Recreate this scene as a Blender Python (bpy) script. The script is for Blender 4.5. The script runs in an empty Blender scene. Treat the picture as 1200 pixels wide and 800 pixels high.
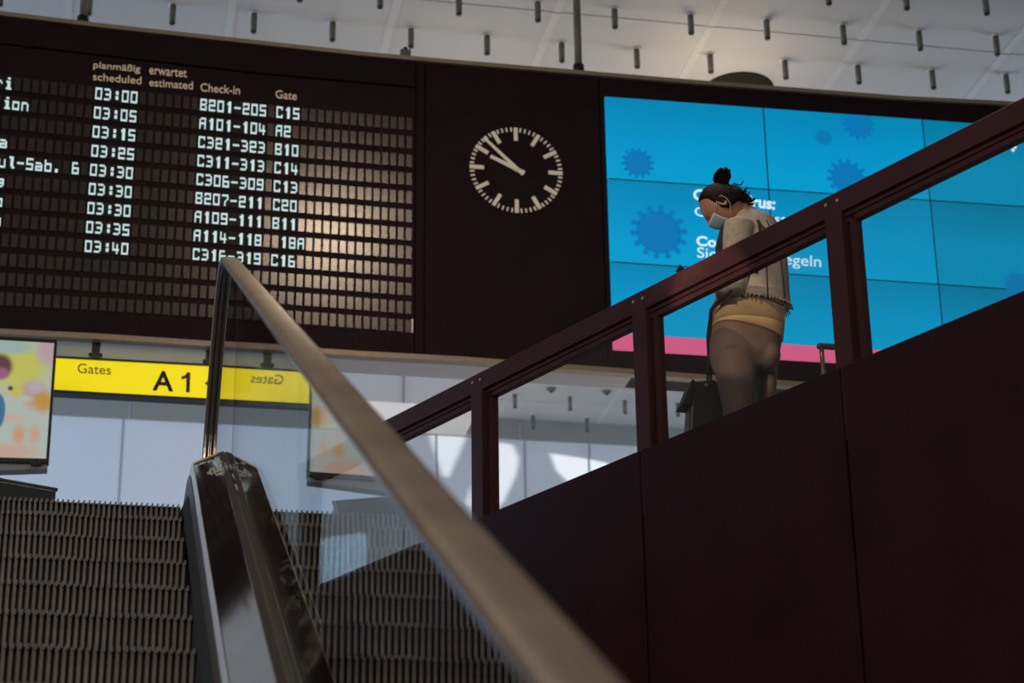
import bpy, bmesh, math, random
import numpy as np
from mathutils import Vector, Matrix, noise
random.seed(7)
S = bpy.context.scene
COL = S.collection

# ------------------------------------------------------------------ camera
F_PX, PITCH, ROLL, YAW = 2402.3, math.radians(22.052), math.radians(-.7796), math.radians(11.317)
EYE = np.array([0., 0., 1.65])
fw = np.array([math.sin(YAW)*math.cos(PITCH), math.cos(YAW)*math.cos(PITCH), math.sin(PITCH)])
rt = np.array([math.cos(YAW), -math.sin(YAW), 0.])
up = np.cross(rt, fw)
RT = rt*math.cos(ROLL)+up*math.sin(ROLL)
UP = -rt*math.sin(ROLL)+up*math.cos(ROLL)
cam = bpy.data.cameras.new('camera')
cam.sensor_width = 36; cam.lens = F_PX/1200*36; cam.clip_start = .05; cam.clip_end = 200
cam.dof.use_dof = True; cam.dof.focus_distance = 9.6; cam.dof.aperture_fstop = 4.0
cam_o = bpy.data.objects.new('camera', cam); COL.objects.link(cam_o)
cam_o.matrix_world = Matrix([[RT[i], UP[i], -fw[i], EYE[i]] for i in range(3)]+[[0, 0, 0, 1]])
S.camera = cam_o
S.view_settings.view_transform = 'Standard'
try: S.view_settings.look = 'None'
except Exception: pass
S.view_settings.gamma = 1; S.view_settings.use_curve_mapping = False
S.view_settings.exposure = 0.0

# ------------------------------------------------------------------ light
w = bpy.data.worlds.new('hall_air'); S.world = w; w.use_nodes = True
w.node_tree.nodes['Background'].inputs[0].default_value = (1, .94, .88, 1)
w.node_tree.nodes['Background'].inputs[1].default_value = .20

def lamp(name, kind, loc, target, power, color=(1, 1, 1), size=1., size_y=None, **k):
    l = bpy.data.lights.new(name, kind); l.energy = power; l.color = color
    if kind == 'AREA':
        l.shape = 'RECTANGLE'; l.size = size; l.size_y = size_y or size
    elif kind == 'SPOT':
        l.spot_size = k['angle']; l.spot_blend = k.get('blend', .05); l.shadow_soft_size = size
    o = bpy.data.objects.new(name, l); COL.objects.link(o)
    o.location = loc
    o.rotation_euler = (Vector(target)-Vector(loc)).to_track_quat('-Z', 'Y').to_euler()
    return o
lamp('ceiling_panel_light', 'AREA', (2.1, 9.5, 11.5), (2.1, 9.5, 0), 170, (1, .76, .54), .9, .6)
lamp('hall_fill_light', 'AREA', (-11, 20.2, 8.4), (4, 27, 9.3), 800, (.40, .66, 1), 6, 5)  # unseen area light added to make the far wall bright and bluish
lamp('concourse_fill_light', 'AREA', (15, 19, 8), (5, 27, 9.8), 420, (.52, .72, 1), 6, 5)  # second unseen bluish light aimed at the far wall
lamp('bulkhead_uplight', 'AREA', (5.4, 16.5, 10.55), (5.2, 16.9, 11.6), 7, (1, .76, .48), .6, .3)
lamp('lower_hall_light', 'AREA', (-6, -4, 9), (2, 9, 4), 520, (1, .85, .72), 5, 3)

lamp('far_ceiling_fill', 'AREA', (3, 21.5, 6.2), (3.5, 22, 12), 175, (1, .82, .64), 9, 4)  # unseen light aimed upwards, added to brighten the far ceiling
lamp('person_fill_spot', 'SPOT', (-1.5, 4.0, 11.3), (2.80, 8.45, 5.42), 1500, (1, .74, .48), .05, angle=math.radians(5.2), blend=.35)  # unseen warm spot added to brighten the person
lamp('shirt_fill_spot', 'SPOT', (-4.0, 0.5, 5.75), (2.83, 8.45, 5.24), 2600, (1, .76, .5), .03, angle=math.radians(2.9), blend=.15)  # unseen narrow spot added to light the shirt and hips
SUNP = (30, 14, 10.8)        # spot used as a low sun, behind the added mask wall
lamp('low_sun', 'SPOT', SUNP, (5.6, 27, 10.6), 56000, (1, .96, .92), .03, angle=math.radians(26), blend=.1)
lamp('bulkhead_uplight', 'AREA', (3.0, 16.6, 10.5), (3.0, 16.9, 11.6), 2.2, (1, .80, .58), 1.8, .3)  # weaker second uplight, added to warm the middle of the ceiling

# ------------------------------------------------------------------ helpers
def hit(px, py, n, d):
    """where the line of sight through a photo pixel meets the plane n.p = d"""
    r = RT*((px-600)/F_PX)+UP*((400-py)/F_PX)+fw
    n = np.array(n, float)
    return Vector(EYE+r*((d-n@EYE)/(n@r)))
def atY(px, py, Y): return hit(px, py, (0, 1, 0), Y)
def atZ(px, py, Z): return hit(px, py, (0, 0, 1), Z)

def mat(name, c, rough=.5, metal=0., emit=None, strength=1., var=0., scale=20., bump=0., coat=0., spec=.5, bscale=None):
    m = bpy.data.materials.new(name); m.use_nodes = True
    nt = m.node_tree; b = nt.nodes['Principled BSDF']
    b.inputs['Base Color'].default_value = (*c, 1); b.inputs['Roughness'].default_value = rough
    b.inputs['Metallic'].default_value = metal; b.inputs['Specular IOR Level'].default_value = spec
    b.inputs['Coat Weight'].default_value = coat
    if emit:
        b.inputs['Emission Color'].default_value = (*emit, 1); b.inputs['Emission Strength'].default_value = strength
    if var or bump:
        tc = nt.nodes.new('ShaderNodeTexCoord'); ns = nt.nodes.new('ShaderNodeTexNoise')
        ns.inputs['Scale'].default_value = scale; ns.inputs['Detail'].default_value = 4
        nt.links.new(tc.outputs['Object'], ns.inputs['Vector'])
        if var:
            r = nt.nodes.new('ShaderNodeValToRGB')
            r.color_ramp.elements[0].position = .3; r.color_ramp.elements[1].position = .7
            r.color_ramp.elements[0].color = (*[x*(1-var) for x in c], 1)
            r.color_ramp.elements[1].color = (*[min(1, x*(1+var)) for x in c], 1)
            nt.links.new(ns.outputs['Fac'], r.inputs['Fac']); nt.links.new(r.outputs['Color'], b.inputs['Base Color'])
        if bump:
            n2 = ns
            if bscale:
                n2 = nt.nodes.new('ShaderNodeTexNoise'); n2.inputs['Scale'].default_value = bscale
                nt.links.new(tc.outputs['Object'], n2.inputs['Vector'])
            bp = nt.nodes.new('ShaderNodeBump'); bp.inputs['Strength'].default_value = bump; bp.inputs['Distance'].default_value = .01
            nt.links.new(n2.outputs['Fac'], bp.inputs['Height']); nt.links.new(bp.outputs['Normal'], b.inputs['Normal'])
    return m

def glass_mat(name, tint=(.93, .97, .96), ior=1.5):
    m = bpy.data.materials.new(name); m.use_nodes = True; nt = m.node_tree
    nt.nodes.remove(nt.nodes['Principled BSDF'])
    out = nt.nodes['Material Output']
    fr = nt.nodes.new('ShaderNodeFresnel'); ge = nt.nodes.new('ShaderNodeNewGeometry')
    mr = nt.nodes.new('ShaderNodeMapRange'); mr.inputs[3].default_value = ior; mr.inputs[4].default_value = 1/ior
    nt.links.new(ge.outputs['Backfacing'], mr.inputs[0]); nt.links.new(mr.outputs[0], fr.inputs['IOR'])     # same strength on both faces of the sheet
    tr = nt.nodes.new('ShaderNodeBsdfTransparent'); tr.inputs[0].default_value = (*tint, 1)
    gl = nt.nodes.new('ShaderNodeBsdfGlossy'); gl.inputs['Roughness'].default_value = 0.0
    mx = nt.nodes.new('ShaderNodeMixShader')
    nt.links.new(fr.outputs[0], mx.inputs[0]); nt.links.new(tr.outputs[0], mx.inputs[1]); nt.links.new(gl.outputs[0], mx.inputs[2])
    nt.links.new(mx.outputs[0], out.inputs[0])
    return m

class MB:
    """collects shapes; build() links them as one mesh object"""
    def __init__(s): s.v = []; s.f = []
    def add(s, vs, fs):
        n = len(s.v); s.v += [tuple(v) for v in vs]; s.f += [tuple(i+n for i in f) for f in fs]; return s
    def box(s, c, size, ax=None):
        c = Vector(c); ax = ax or (Vector((1, 0, 0)), Vector((0, 1, 0)), Vector((0, 0, 1)))
        vs = [c+ax[0]*(size[0]/2*i)+ax[1]*(size[1]/2*j)+ax[2]*(size[2]/2*k) for i in (-1, 1) for j in (-1, 1) for k in (-1, 1)]
        return s.add(vs, [(0, 1, 3, 2), (4, 6, 7, 5), (0, 4, 5, 1), (2, 3, 7, 6), (0, 2, 6, 4), (1, 5, 7, 3)])
    def bar(s, a, b, wd, ht, upv=(0, 0, 1)):
        a, b = Vector(a), Vector(b); d = (b-a); L = d.length; d.normalize()
        sd = d.cross(Vector(upv)).normalized(); u = sd.cross(d)
        return s.box((a+b)/2, (L, wd, ht), (d, sd, u))
    def prism(s, pts, ext):
        """polygon pts extruded by the vector ext"""
        n = len(pts); e = Vector(ext); p = [Vector(q) for q in pts]
        return s.add(p+[q+e for q in p], [tuple(range(n)), tuple(range(2*n-1, n-1, -1))]+[(i, i+n, (i+1) % n+n, (i+1) % n) for i in range(n)])
    def tube(s, pts, r, seg=10, caps=True):
        pts = [Vector(p) for p in pts]; n = len(pts); rs = r if hasattr(r, '__len__') else [r]*n
        t0 = (pts[1]-pts[0]).normalized(); u = t0.orthogonal().normalized(); rings = []
        for i, p in enumerate(pts):
            t = (pts[min(i+1, n-1)]-pts[max(i-1, 0)]).normalized()
            u = (u-t*u.dot(t)).normalized(); v = t.cross(u)
            rings.append([p+(u*math.cos(2*math.pi*k/seg)+v*math.sin(2*math.pi*k/seg))*rs[i] for k in range(seg)])
        return s.loft(rings, caps)
    def loft(s, rings, caps=True):
        m = len(rings[0]); vs = [q for r in rings for q in r]; fs = []
        for i in range(len(rings)-1):
            for k in range(m):
                fs.append((i*m+k, i*m+(k+1) % m, (i+1)*m+(k+1) % m, (i+1)*m+k))
        if caps: fs += [tuple(range(m-1, -1, -1)), tuple(range((len(rings)-1)*m, len(rings)*m))]
        return s.add(vs, fs)
    def ball(s, c, r, M=None, seg=16, rings=10, fn=None):
        c = Vector(c); r = r if hasattr(r, '__len__') else (r, r, r); vs = []
        for i in range(rings+1):
            th = math.pi*i/rings
            for k in range(seg):
                ph = 2*math.pi*k/seg
                d = Vector((math.sin(th)*math.cos(ph), math.sin(th)*math.sin(ph), math.cos(th)))
                q = Vector((d.x*r[0], d.y*r[1], d.z*r[2]))
                if fn: q = fn(d, q)
                vs.append(c+(M @ q if M else q))
        fs = [(i*seg+k, (i+1)*seg+k, (i+1)*seg+(k+1) % seg, i*seg+(k+1) % seg) for i in range(rings) for k in range(seg)]
        return s.add(vs, fs)
    def build(s, name, m, parent=None, smooth=False, bevel=0., normals=True):
        me = bpy.data.meshes.new(name); me.from_pydata(s.v, [], s.f); me.update()
        bm = bmesh.new(); bm.from_mesh(me)
        bmesh.ops.remove_doubles(bm, verts=bm.verts, dist=1e-6)
        if normals: bmesh.ops.recalc_face_normals(bm, faces=bm.faces)
        bm.to_mesh(me); bm.free()
        if smooth:
            for p in me.polygons: p.use_smooth = True
        me.materials.append(m)
        o = bpy.data.objects.new(name, me); COL.objects.link(o)
        if parent is not None: o.parent = parent; o.matrix_parent_inverse = parent.matrix_world.inverted()
        if bevel:
            b = o.modifiers.new('bevel', 'BEVEL'); b.width = bevel; b.segments = 2; b.limit_method = 'ANGLE'
        return o

def tag(o, label, cat, group=None, kind=None):
    o['label'] = label; o['category'] = cat
    if group: o['group'] = group
    if kind: o['kind'] = kind
    return o
def thing(name, loc, label, cat, group=None):
    o = bpy.data.objects.new(name, None); COL.objects.link(o); o.location = loc
    o.empty_display_size = .1
    o.matrix_world = Matrix.Translation(loc)
    return tag(o, label, cat, group)
def struct(o, label=None):
    o['kind'] = 'structure'
    if label: o['label'] = label
    return o
def quadmap(q, Y):
    """unit square -> photo quad (tl,tr,br,bl) -> plane Y"""
    tl, tr, br, bl = [np.array(p, float) for p in q]
    def fn(u, v):   # v up
        p = (bl*(1-u)+br*u)*(1-v)+(tl*(1-u)+tr*u)*v
        return atY(p[0], p[1], Y)
    return fn
def text_mesh(body, q, Y, m, name, parent, thick=.006, bold=0., shear=0.):
    c = bpy.data.curves.new('t', 'FONT'); c.body = body; c.offset = bold; c.resolution_u = 4; c.shear = shear
    t = bpy.data.objects.new('t', c); COL.objects.link(t)
    dg = bpy.context.evaluated_depsgraph_get(); dg.update()
    me = bpy.data.meshes.new_from_object(t.evaluated_get(dg)); COL.objects.unlink(t); bpy.data.objects.remove(t)
    xs = [v.co.x for v in me.vertices]; ys = [v.co.y for v in me.vertices]
    x0, x1 = min(xs), max(xs); y0, y1 = min(ys), max(ys); fn = quadmap(q, Y)
    for v in me.vertices: v.co = fn((v.co.x-x0)/(x1-x0), (v.co.y-y0)/(y1-y0))
    bm = bmesh.new(); bm.from_mesh(me)
    r = bmesh.ops.extrude_face_region(bm, geom=list(bm.faces))
    bmesh.ops.translate(bm, vec=(0, -thick, 0), verts=[g for g in r['geom'] if isinstance(g, bmesh.types.BMVert)])
    bmesh.ops.recalc_face_normals(bm, faces=bm.faces); bm.to_mesh(me); bm.free()
    me.materials.clear(); me.materials.append(m); me.name = name
    o = bpy.data.objects.new(name, me); COL.objects.link(o)
    if parent is not None: o.parent = parent; o.matrix_parent_inverse = parent.matrix_world.inverted()
    return o

M = dict(
    brown=mat('dark_brown_cladding', (.0165, .0076, .0105), .6, spec=.10, var=.15, scale=3, bump=.05, bscale=220),
    railbrown=mat('brown_lacquered_steel', (.058, .022, .026), .5, spec=.14, var=.12, scale=6, bump=.03, bscale=200),
    black=mat('black_gap', (.004, .003, .004), .7),
    trim=mat('bronze_trim', (.30, .25, .19), .45, .3, var=.1),
    ceil=mat('white_ceiling_panel', (.60, .59, .57), .7, var=.05, scale=.8),
    ceilband=mat('ceiling_joint_strip', (.66, .65, .63), .7),
    clad=mat('red_brown_cladding', (.028, .0095, .0125), .6, spec=.10, var=.15, scale=3, bump=.05, bscale=220),
    seam=mat('ceiling_seam', (.54, .53, .52), .8),
    stub=mat('grey_steel_tube', (.16, .155, .12), .5, .2, var=.2),
    stubcap=mat('dark_tube_end', (.03, .03, .025), .6),
    white=mat('white_wall_panel', (.72, .76, .82), .45, var=.04, scale=.7),
    wallseam=mat('wall_panel_joint', (.30, .34, .40), .7),
    band=mat('grey_wall_band', (.26, .27, .26), .6),
    soffit=mat('grey_soffit', (.42, .43, .47), .6, var=.08, scale=2),
    floor=mat('grey_stone_floor', (.30, .28, .26), .35, var=.15, scale=2),
    flap=mat('split_flap_module', (.030, .020, .021), .24, var=.25, scale=9, spec=.8),
    flaptext=mat('lit_flap_letters', (.6, .75, .78), .5, emit=(.62, .86, .90), strength=.62),
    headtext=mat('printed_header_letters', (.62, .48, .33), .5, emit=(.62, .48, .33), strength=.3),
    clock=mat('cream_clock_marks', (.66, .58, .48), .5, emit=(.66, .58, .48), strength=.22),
    signy=mat('yellow_backlit_sign', (.75, .62, .01), .35, emit=(.86, .72, .0), strength=.72),
    signtext=mat('black_sign_letters', (.01, .01, .005), .5),
    signgrey=mat('dark_grey_sign_letters', (.09, .08, .01), .5),
    blackmetal=mat('black_metal', (.012, .012, .013), .35, .5),
    alu=mat('bright_aluminium_edge', (.92, .93, .98), .42, .5),
    steel=mat('brushed_steel', (.42, .41, .42), .25, .9),
    deck=mat('polished_steel_deck', (.86, .79, .72), .05, 1.0, var=.05, scale=12),
    gasket=mat('brown_rubber_gasket', (.035, .022, .018), .5),
    skirt=mat('brown_skirt_panel', (.09, .07, .062), .45, .3),
    brush=mat('blue_black_brush', (.018, .02, .027), .8, bump=.6, scale=160, var=.4),
    rubber=mat('grey_brown_handrail_rubber', (.23, .185, .15), .48, var=.15, scale=5),
    yellow=mat('yellow_edge_line', (.7, .52, .02), .5),
    step=mat('worn_step_metal', (.14, .13, .124), .5, .3, var=.25, scale=7),
    stepdark=mat('dark_step_groove', (.012, .008, .008), .8),  # near black, so the step reads dark between its cleats
    screw=mat('pale_screw_head', (.6, .55, .5), .35, .6),
)
GLASS = glass_mat('clear_balustrade_glass')
GLASS2 = glass_mat('clear_railing_glass', (.96, .96, .95), 1.35)

# ================================================================== the setting
CZ = 11.6                       # ceiling height
ZF = 4.36                       # upper floor
FW = 27.0                       # far wall
BY = 15.3                       # face of the hanging bulkhead
struct(MB().box((2, 4, -.1), (44, 50, .2)).build('floor', M['floor']))
struct(MB().box((3, 9, CZ+.1), (46, 44, .2)).build('ceiling', M['ceil']))

# upper floor slab, its edge follows the railing
RD = Vector((.43397, -.90093, 0)); RN = Vector((-.90093, -.43397, 0))      # along the railing, towards the escalator
R0 = Vector((1.40668, 10.36602, 0))
def rl(s, z=0., off=0.): return R0+RD*s+RN*off+Vector((0, 0, z))
sl = [Vector((-12, 10.6, 0)), Vector((.62, 10.6, 0)), rl(-.98, 0, -.1), rl(6.8, 0, -.1), Vector((20, 3.2, 0)), Vector((20, FW, 0)), Vector((-12, FW, 0))]
struct(MB().prism([Vector((p.x, p.y, ZF-.4)) for p in sl], (0, 0, .4)).build('floor_upper', M['floor']))

# far white wall
wf = MB().box((4, FW+.1, (ZF+11.3)/2), (44, .2, 11.3-ZF)).build('wall_far', M['white']); struct(wf)
struct(MB().box((4, FW+.06, (11.3+CZ)/2), (44, .2, CZ-11.3)).build('trim_1', M['band']))
sm = MB()
for px, py in ((143, 520), (473, 560), (512, 560), (615, 540), (691, 545), (-120, 520), (820, 600), (900, 600)):
    x = atY(px, py, FW).x
    sm.box((x, FW-.004, (ZF+11.3)/2), (.022, .012, 11.3-ZF))
struct(sm.build('trim_2', M['wallseam']))
sm = MB()
for px in (150, 608, 470): sm.box((atY(px, 505, FW).x, FW-.045, 11.42), (.035, .012, .24))
struct(sm.build('trim_3', M['wallseam']))

a, c = atY(385, 466, 22), atY(562, 478, 22)
zb = (a.z+c.z)/2
struct(MB().box(((a.x+c.x)/2, 22.5, (zb+CZ)/2), (c.x-a.x, 1.0, CZ-zb)).build('trim_10', M['white']))
struct(MB().box((atY(473, 455, 22).x, 21.998, (zb+CZ)/2), (.022, .02, CZ-zb)).build('trim_11', M['wallseam']))
# added unseen wall, its openings cut to shape the sun patches
east = [[(496, 508), (547, 510), (534, 540), (524, 563), (512, 556)], [(553, 545), (553, 604), (540, 588)],
        [(576, 517), (601, 521), (608, 537), (605, 555), (591, 586), (572, 606)], [(638, 530), (675, 535.5), (707, 541), (722, 546), (696, 553), (661, 566), (646, 551)]]
bm = bmesh.new(); L_ = Vector(SUNP); XE = 17.0
def east_pt(px, py):
    p = atY(px, py, FW); return L_+(p-L_)*((XE-L_.x)/(p.x-L_.x))
loops = [[Vector((XE, 12, ZF)), Vector((XE, FW, ZF)), Vector((XE, FW, CZ)), Vector((XE, 12, CZ))]]+[[east_pt(*q) for q in poly] for poly in east]
edges = []
for lp in loops:
    vs = [bm.verts.new(p) for p in lp]; edges += [bm.edges.new((vs[k], vs[(k+1) % len(vs)])) for k in range(len(vs))]
bmesh.ops.triangle_fill(bm, edges=edges, use_beauty=True, use_dissolve=False)
me = bpy.data.meshes.new('wall_sun_mask'); bm.to_mesh(me); bm.free(); me.materials.append(M['white'])
o = bpy.data.objects.new('wall_sun_mask', me); COL.objects.link(o); struct(o)
so_ = o.modifiers.new('thickness', 'SOLIDIFY'); so_.thickness = .04
# ceiling joints
xs = [atZ(*p, CZ).x for p in ((268, 40), (453, 58), (627, 75), (797, 89), (966, 102), (1135, 115))]
pitch = (xs[-1]-xs[0])/5
b = MB()
for k in range(-6, 14): b.box((xs[0]+k*pitch, 9, CZ-.003), (.075, 43, .008))
struct(b.build('trim_4', M['ceilband']))
b = MB()
for y in np.arange(9.7, 27, 1.27): b.box((3, y, CZ-.003), (45, .014, .008))
struct(b.build('trim_5', M['seam']))

# hanging bulkhead: core and cladding
top_px = [(0, 19.5), (120, 34), (420, 66.5), (540, 77), (690, 89.5), (810, 99.5), (1060, 118.6), (1180, 124.5)]
bot_px = [(0, 386.5), (120, 392.5), (420, 412.5), (540, 419), (744, 434), (985, 452)]
tp = [atY(x, y, BY) for x, y in top_px]; bt = [atY(x, y, BY) for x, y in bot_px]
tp = [Vector((-7, BY, tp[0].z))]+tp+[Vector((13, BY, tp[-1].z))]
bt = [Vector((-7, BY, bt[0].z))]+bt+[Vector((13, BY, bt[-1].z))]
struct(MB().prism([p+Vector((0, .05, -.01)) for p in tp]+[p+Vector((0, .05, .02)) for p in bt[::-1]], (0, .40, 0)).build('wall_bulkhead_core', M['brown']))
zs = bt[2].z
struct(MB().box(((1.0-7)/2, BY+.5+.31, zs+.30), (8.0, .72, .56)).build('trim_6', M['soffit']))
struct(MB().box((3.0, BY+.25, zs-.006), (20, .46, .012)).build('trim_7', mat('pale_soffit', (.86, .85, .90), .6)))
def strip(pts, h, y0, dep):
    m = MB()
    for a, c in zip(pts[:-1], pts[1:]):
        m.add([Vector((p.x, y0+dy, p.z+dz)) for p in (a, c) for dy in (0, dep) for dz in (0, h)],
              [(0, 1, 3, 2), (4, 6, 7, 5), (0, 4, 5, 1), (2, 3, 7, 6), (0, 2, 6, 4), (1, 5, 7, 3)])
    return m
struct(strip(tp, .038, BY-.03, .5).build('trim_8', M['trim']))
struct(strip(bt, -.045, BY-.03, .09).build('trim_9', M['trim']))
# cladding panels to the right of the board: one beside the clock, one framing the video wall (gaps show between them)
def bot_z(x): return float(np.interp(x, [p.x for p in bt], [p.z for p in bt]))
def top_z(x): return float(np.interp(x, [p.x for p in tp], [p.z for p in tp]))
def clad(x0, x1, name, y=BY):
    xx = [x0]+[p.x for p in tp if x0 < p.x < x1]+[x1]; x2 = [x0]+[p.x for p in bt if x0 < p.x < x1]+[x1]
    pts = [Vector((x, y, top_z(x)-.003)) for x in xx]+[Vector((x, y, bot_z(x)+.003)) for x in x2[::-1]]
    return struct(MB().prism(pts, (0, .045, 0)).build(name, M['brown']))
XB = atY(497.5, 240, BY).x; XA = atY(485.5, 240, BY).x
clad(XA+.012, XB-.008, 'wall_bulkhead_strip')
clad(XB+.008, 3.86, 'wall_bulkhead_panel')
clad(3.87, 13, 'wall_bulkhead_panel')

# dark cladding below the railing, down to the lower hall
def sx(px, py):  # distance along the railing of the photo column
    p = hit(px, py, RN, RN.dot(R0)); return (p-R0).dot(RD)
seams = [sx(410, 672)-.0, sx(752.5, 533), sx(987, 432), sx(1240, 322), sx(1240, 322)+1.45, sx(1240, 322)+2.9]
seams[0] = -.98
for a, c in zip(seams[:-1], seams[1:]):
    m = MB().prism([rl(a+.008, 0, .012), rl(c-.008, 0, .012), rl(c-.008, 4.672, .012), rl(a+.008, 4.672, .012)], -RN*.06)
    struct(m.build('wall_right', M['clad'], bevel=.004))

# ================================================================== hanging things of the ceiling
pegs = [(203, 5), (298, 15), (390, 25), (105.7, -6), (2, -17), (445.7, -14), (481.7, 33), (537.7, -6), (570.7, 41), (630, 2), (658, 50),
        (720, 10), (809, 17), (746, 57), (832, 63), (898, 23), (919.5, 70), (987.5, 29), (1005, 76), (1076.5, 36), (1092, 82),
        (1166.5, 42), (1178.7, 87), (969.7, -18), (1060.7, -12), (1154, -6), (352, -22),
        (603.3, 461), (667.8, 464), (732, 468), (624.7, 486), (687.7, 489), (794, 471), (847, 475)]
pegM = MB().tube([(0, 0, 0), (0, 0, -.2)], .029, 14); capM = MB().tube([(0, 0, -.2), (0, 0, -.212)], [.029, .022], 14)
flM = MB().tube([(0, 0, 0), (0, 0, -.012)], .05, 14)
first = None
for px, py in pegs:
    p = atZ(px, py, CZ)
    if first is None:
        r = thing('ceiling_tube', p, 'short grey steel tube hanging straight down from the white ceiling', 'ceiling tube', 'short tubes dotted over the ceiling')
        first = [r]+[mb.build(n, mm, r, True) for mb, n, mm in ((pegM, 'tube', M['stub']), (capM, 'end_cap', M['stubcap']), (flM, 'flange', M['ceilband']))]
        for c in first[1:]: c.matrix_parent_inverse = Matrix()
    else:
        r = first[0].copy(); COL.objects.link(r); r.location = p
        for c in first[1:]:
            d = c.copy(); COL.objects.link(d); d.parent = r
for px, py, far in ((97, 24, 'slim bronze hanger rod above the departure board headings'), (678, 80, 'bronze hanger rod with dark collar above the clock and video wall')):
    q = atY(px, py, BY+.2); r = thing('hanger_rod', (q.x, q.y, CZ), far, 'hanger rod')
    MB().tube([(q.x, q.y, CZ), (q.x, q.y, q.z-.06)], .034, 16).build('rod', M['stub'], r, True)
    MB().tube([(q.x, q.y, q.z+.03), (q.x, q.y, q.z-.05)], .05, 16).build('collar', M['blackmetal'], r, True)
q = atY(475, 62, BY+.2); r = thing('bracket', (q.x, q.y, q.z), 'small dark fixing bracket on the top edge of the bulkhead', 'bracket')
MB().box((q.x, q.y, q.z-.01), (.09, .06, .07)).build('clamp', M['stub'], r, bevel=.008)
MB().tube([(q.x, q.y, q.z), (q.x, q.y, q.z+.05)], .02).build('bolt', M['stubcap'], r, True)
q = atZ(864, 107, CZ); r = thing('ceiling_shadow_disc', (q.x, q.y, CZ), 'shadow painted as a round dark dome on the ceiling above the video wall', 'ceiling dome')  # round ceiling shadow built as a thin dark plate
MB().loft([[(q.x+math.cos(a)*rr, q.y+math.sin(a)*rr*1.1, CZ-h) for a in np.linspace(0, 2*math.pi, 40, False)] for rr, h in ((.36, 0), (.36, .012), (.33, .02), (.12, .03), (.03, .032))]).build('disc', mat('shadow_brown', (.03, .022, .016), .9, spec=.1), r, True)
MB().tube([(q.x, q.y, CZ-.04), (q.x, q.y, CZ-.03)], .04, 16).build('disc_centre', M['stub'], r, True)
for k, (px, py) in enumerate(((646, 455), (711, 458))):
    q = atZ(px, py, CZ); r = thing('sprinkler', (q.x, q.y, CZ), 'small dark sprinkler head under the far ceiling, seen through the railing glass', 'sprinkler', 'sprinkler heads')
    MB().tube([(q.x, q.y, CZ), (q.x, q.y, CZ-.035)], [.07, .05], 14).build('rosette', M['stub'], r, True)
    MB().tube([(q.x, q.y, CZ-.03), (q.x, q.y, CZ-.06)], .02, 10).build('nozzle', M['stubcap'], r, True)

# ================================================================== departure board
FONT = {'0': ('11111', '10001', '10001', '10001', '10001', '10001', '11111'), '1': ('00110', '01110', '00110', '00110', '00110', '00110', '00110'),
 '2': ('11111', '10001', '00001', '11111', '10000', '10000', '11111'), '3': ('11110', '00001', '00001', '01111', '00001', '00001', '11110'),
 '4': ('10000', '10010', '10010', '10010', '11111', '00010', '00010'), '5': ('11111', '10000', '10000', '11111', '00001', '00001', '11111'),
 '6': ('11110', '10000', '10000', '11111', '10001', '10001', '11111'), '7': ('11111', '00001', '00001', '00010', '00100', '00100', '00100'),
 '8': ('11111', '10001', '10001', '11111', '10001', '10001', '11111'), '9': ('11111', '10001', '10001', '11111', '00001', '00001', '11111'),
 'A': ('01111', '10001', '10001', '11111', '10001', '10001', '10001'), 'B': ('11111', '10001', '10001', '11110', '10001', '10001', '11111'),
 'C': ('11111', '10001', '10000', '10000', '10000', '10001', '11111'), '-': ('00000', '00000', '00000', '11111', '00000', '00000', '00000'),
 ':': ('00000', '00110', '00110', '00000', '00110', '00110', '00000'), '.': ('00000', '00000', '00000', '00000', '00000', '01100', '01100'),
 'i': ('00110', '00000', '01110', '00110', '00110', '00110', '01111'), 'o': ('00000', '00000', '11111', '10001', '10001', '10001', '11111'),
 'n': ('00000', '00000', '11110', '10001', '10001', '10001', '10001'), 'a': ('00000', '00000', '11110', '00001', '11111', '10001', '11111'),
 'u': ('00000', '00000', '10001', '10001', '10001', '10001', '11111'), 'l': ('01110', '00110', '00110', '00110', '00110', '00110', '00011'),
 'S': ('11111', '10000', '10000', '11111', '00001', '00001', '11111'), 'b': ('10000', '10000', '11111', '10001', '10001', '10001', '11111'),
 'g': ('00000', '00000', '11111', '10001', '11111', '00001', '11110'), 'r': ('00000', '00000', '10110', '11001', '10000', '10000', '10000')}
# flap grid read off the photo: column, row -> place in the picture, then onto the board's face
gp = [(-9, 0, 20.5, 99.5), (0, 0, 116.5, 109.6), (4, 0, 157, 114), (12, 0, 238, 122.2), (21, 0, 327.5, 131.6), (37, 0, 480, 145),
      (0, 8, 104, 287.3), (4, 8, 147, 291), (12, 8, 229.4, 296.8), (21, 8, 321, 304.4), (-8, 11, 11.3, 350.3), (0, 11, 99, 357), (37, 11, 478.8, 382),
      (-10, 1, 7.5, 120.5), (-2, 4, 89.5, 196.5), (-10, 4, 1.5, 188)]
A = np.array([[1, c, c*c, r, c*r, c*c*r] for c, r, _, _ in gp], float)
cx = np.linalg.lstsq(A, np.array([g[2] for g in gp]), rcond=None)[0]
cy = np.linalg.lstsq(A, np.array([g[3] for g in gp]), rcond=None)[0]
def cell(c, r, Y):
    v = np.array([1, c, c*c, r, c*r, c*c*r]); return atY(v@cx, v@cy, Y)
def cellquad(c0, c1, r0, r1, Y): return [cell(c0, r0, Y), cell(c1, r0, Y), cell(c1, r1, Y), cell(c0, r1, Y)]
board = thing('departure_board', (.3, BY, 9.2), 'large dark split-flap departure board with rows of lit times and gates', 'departure board')
XL = -6.0
hb = [Vector((XL, BY-.012, top_z(XL)-.33)), atY(0, 50, BY-.012), atY(300, 84.5, BY-.012), atY(485, 101, BY-.012)]
h2 = [Vector((p.x, p.y, p.z-.02)) for p in hb]
hb[-1].x = XA; h2[-1].x = XA
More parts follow.
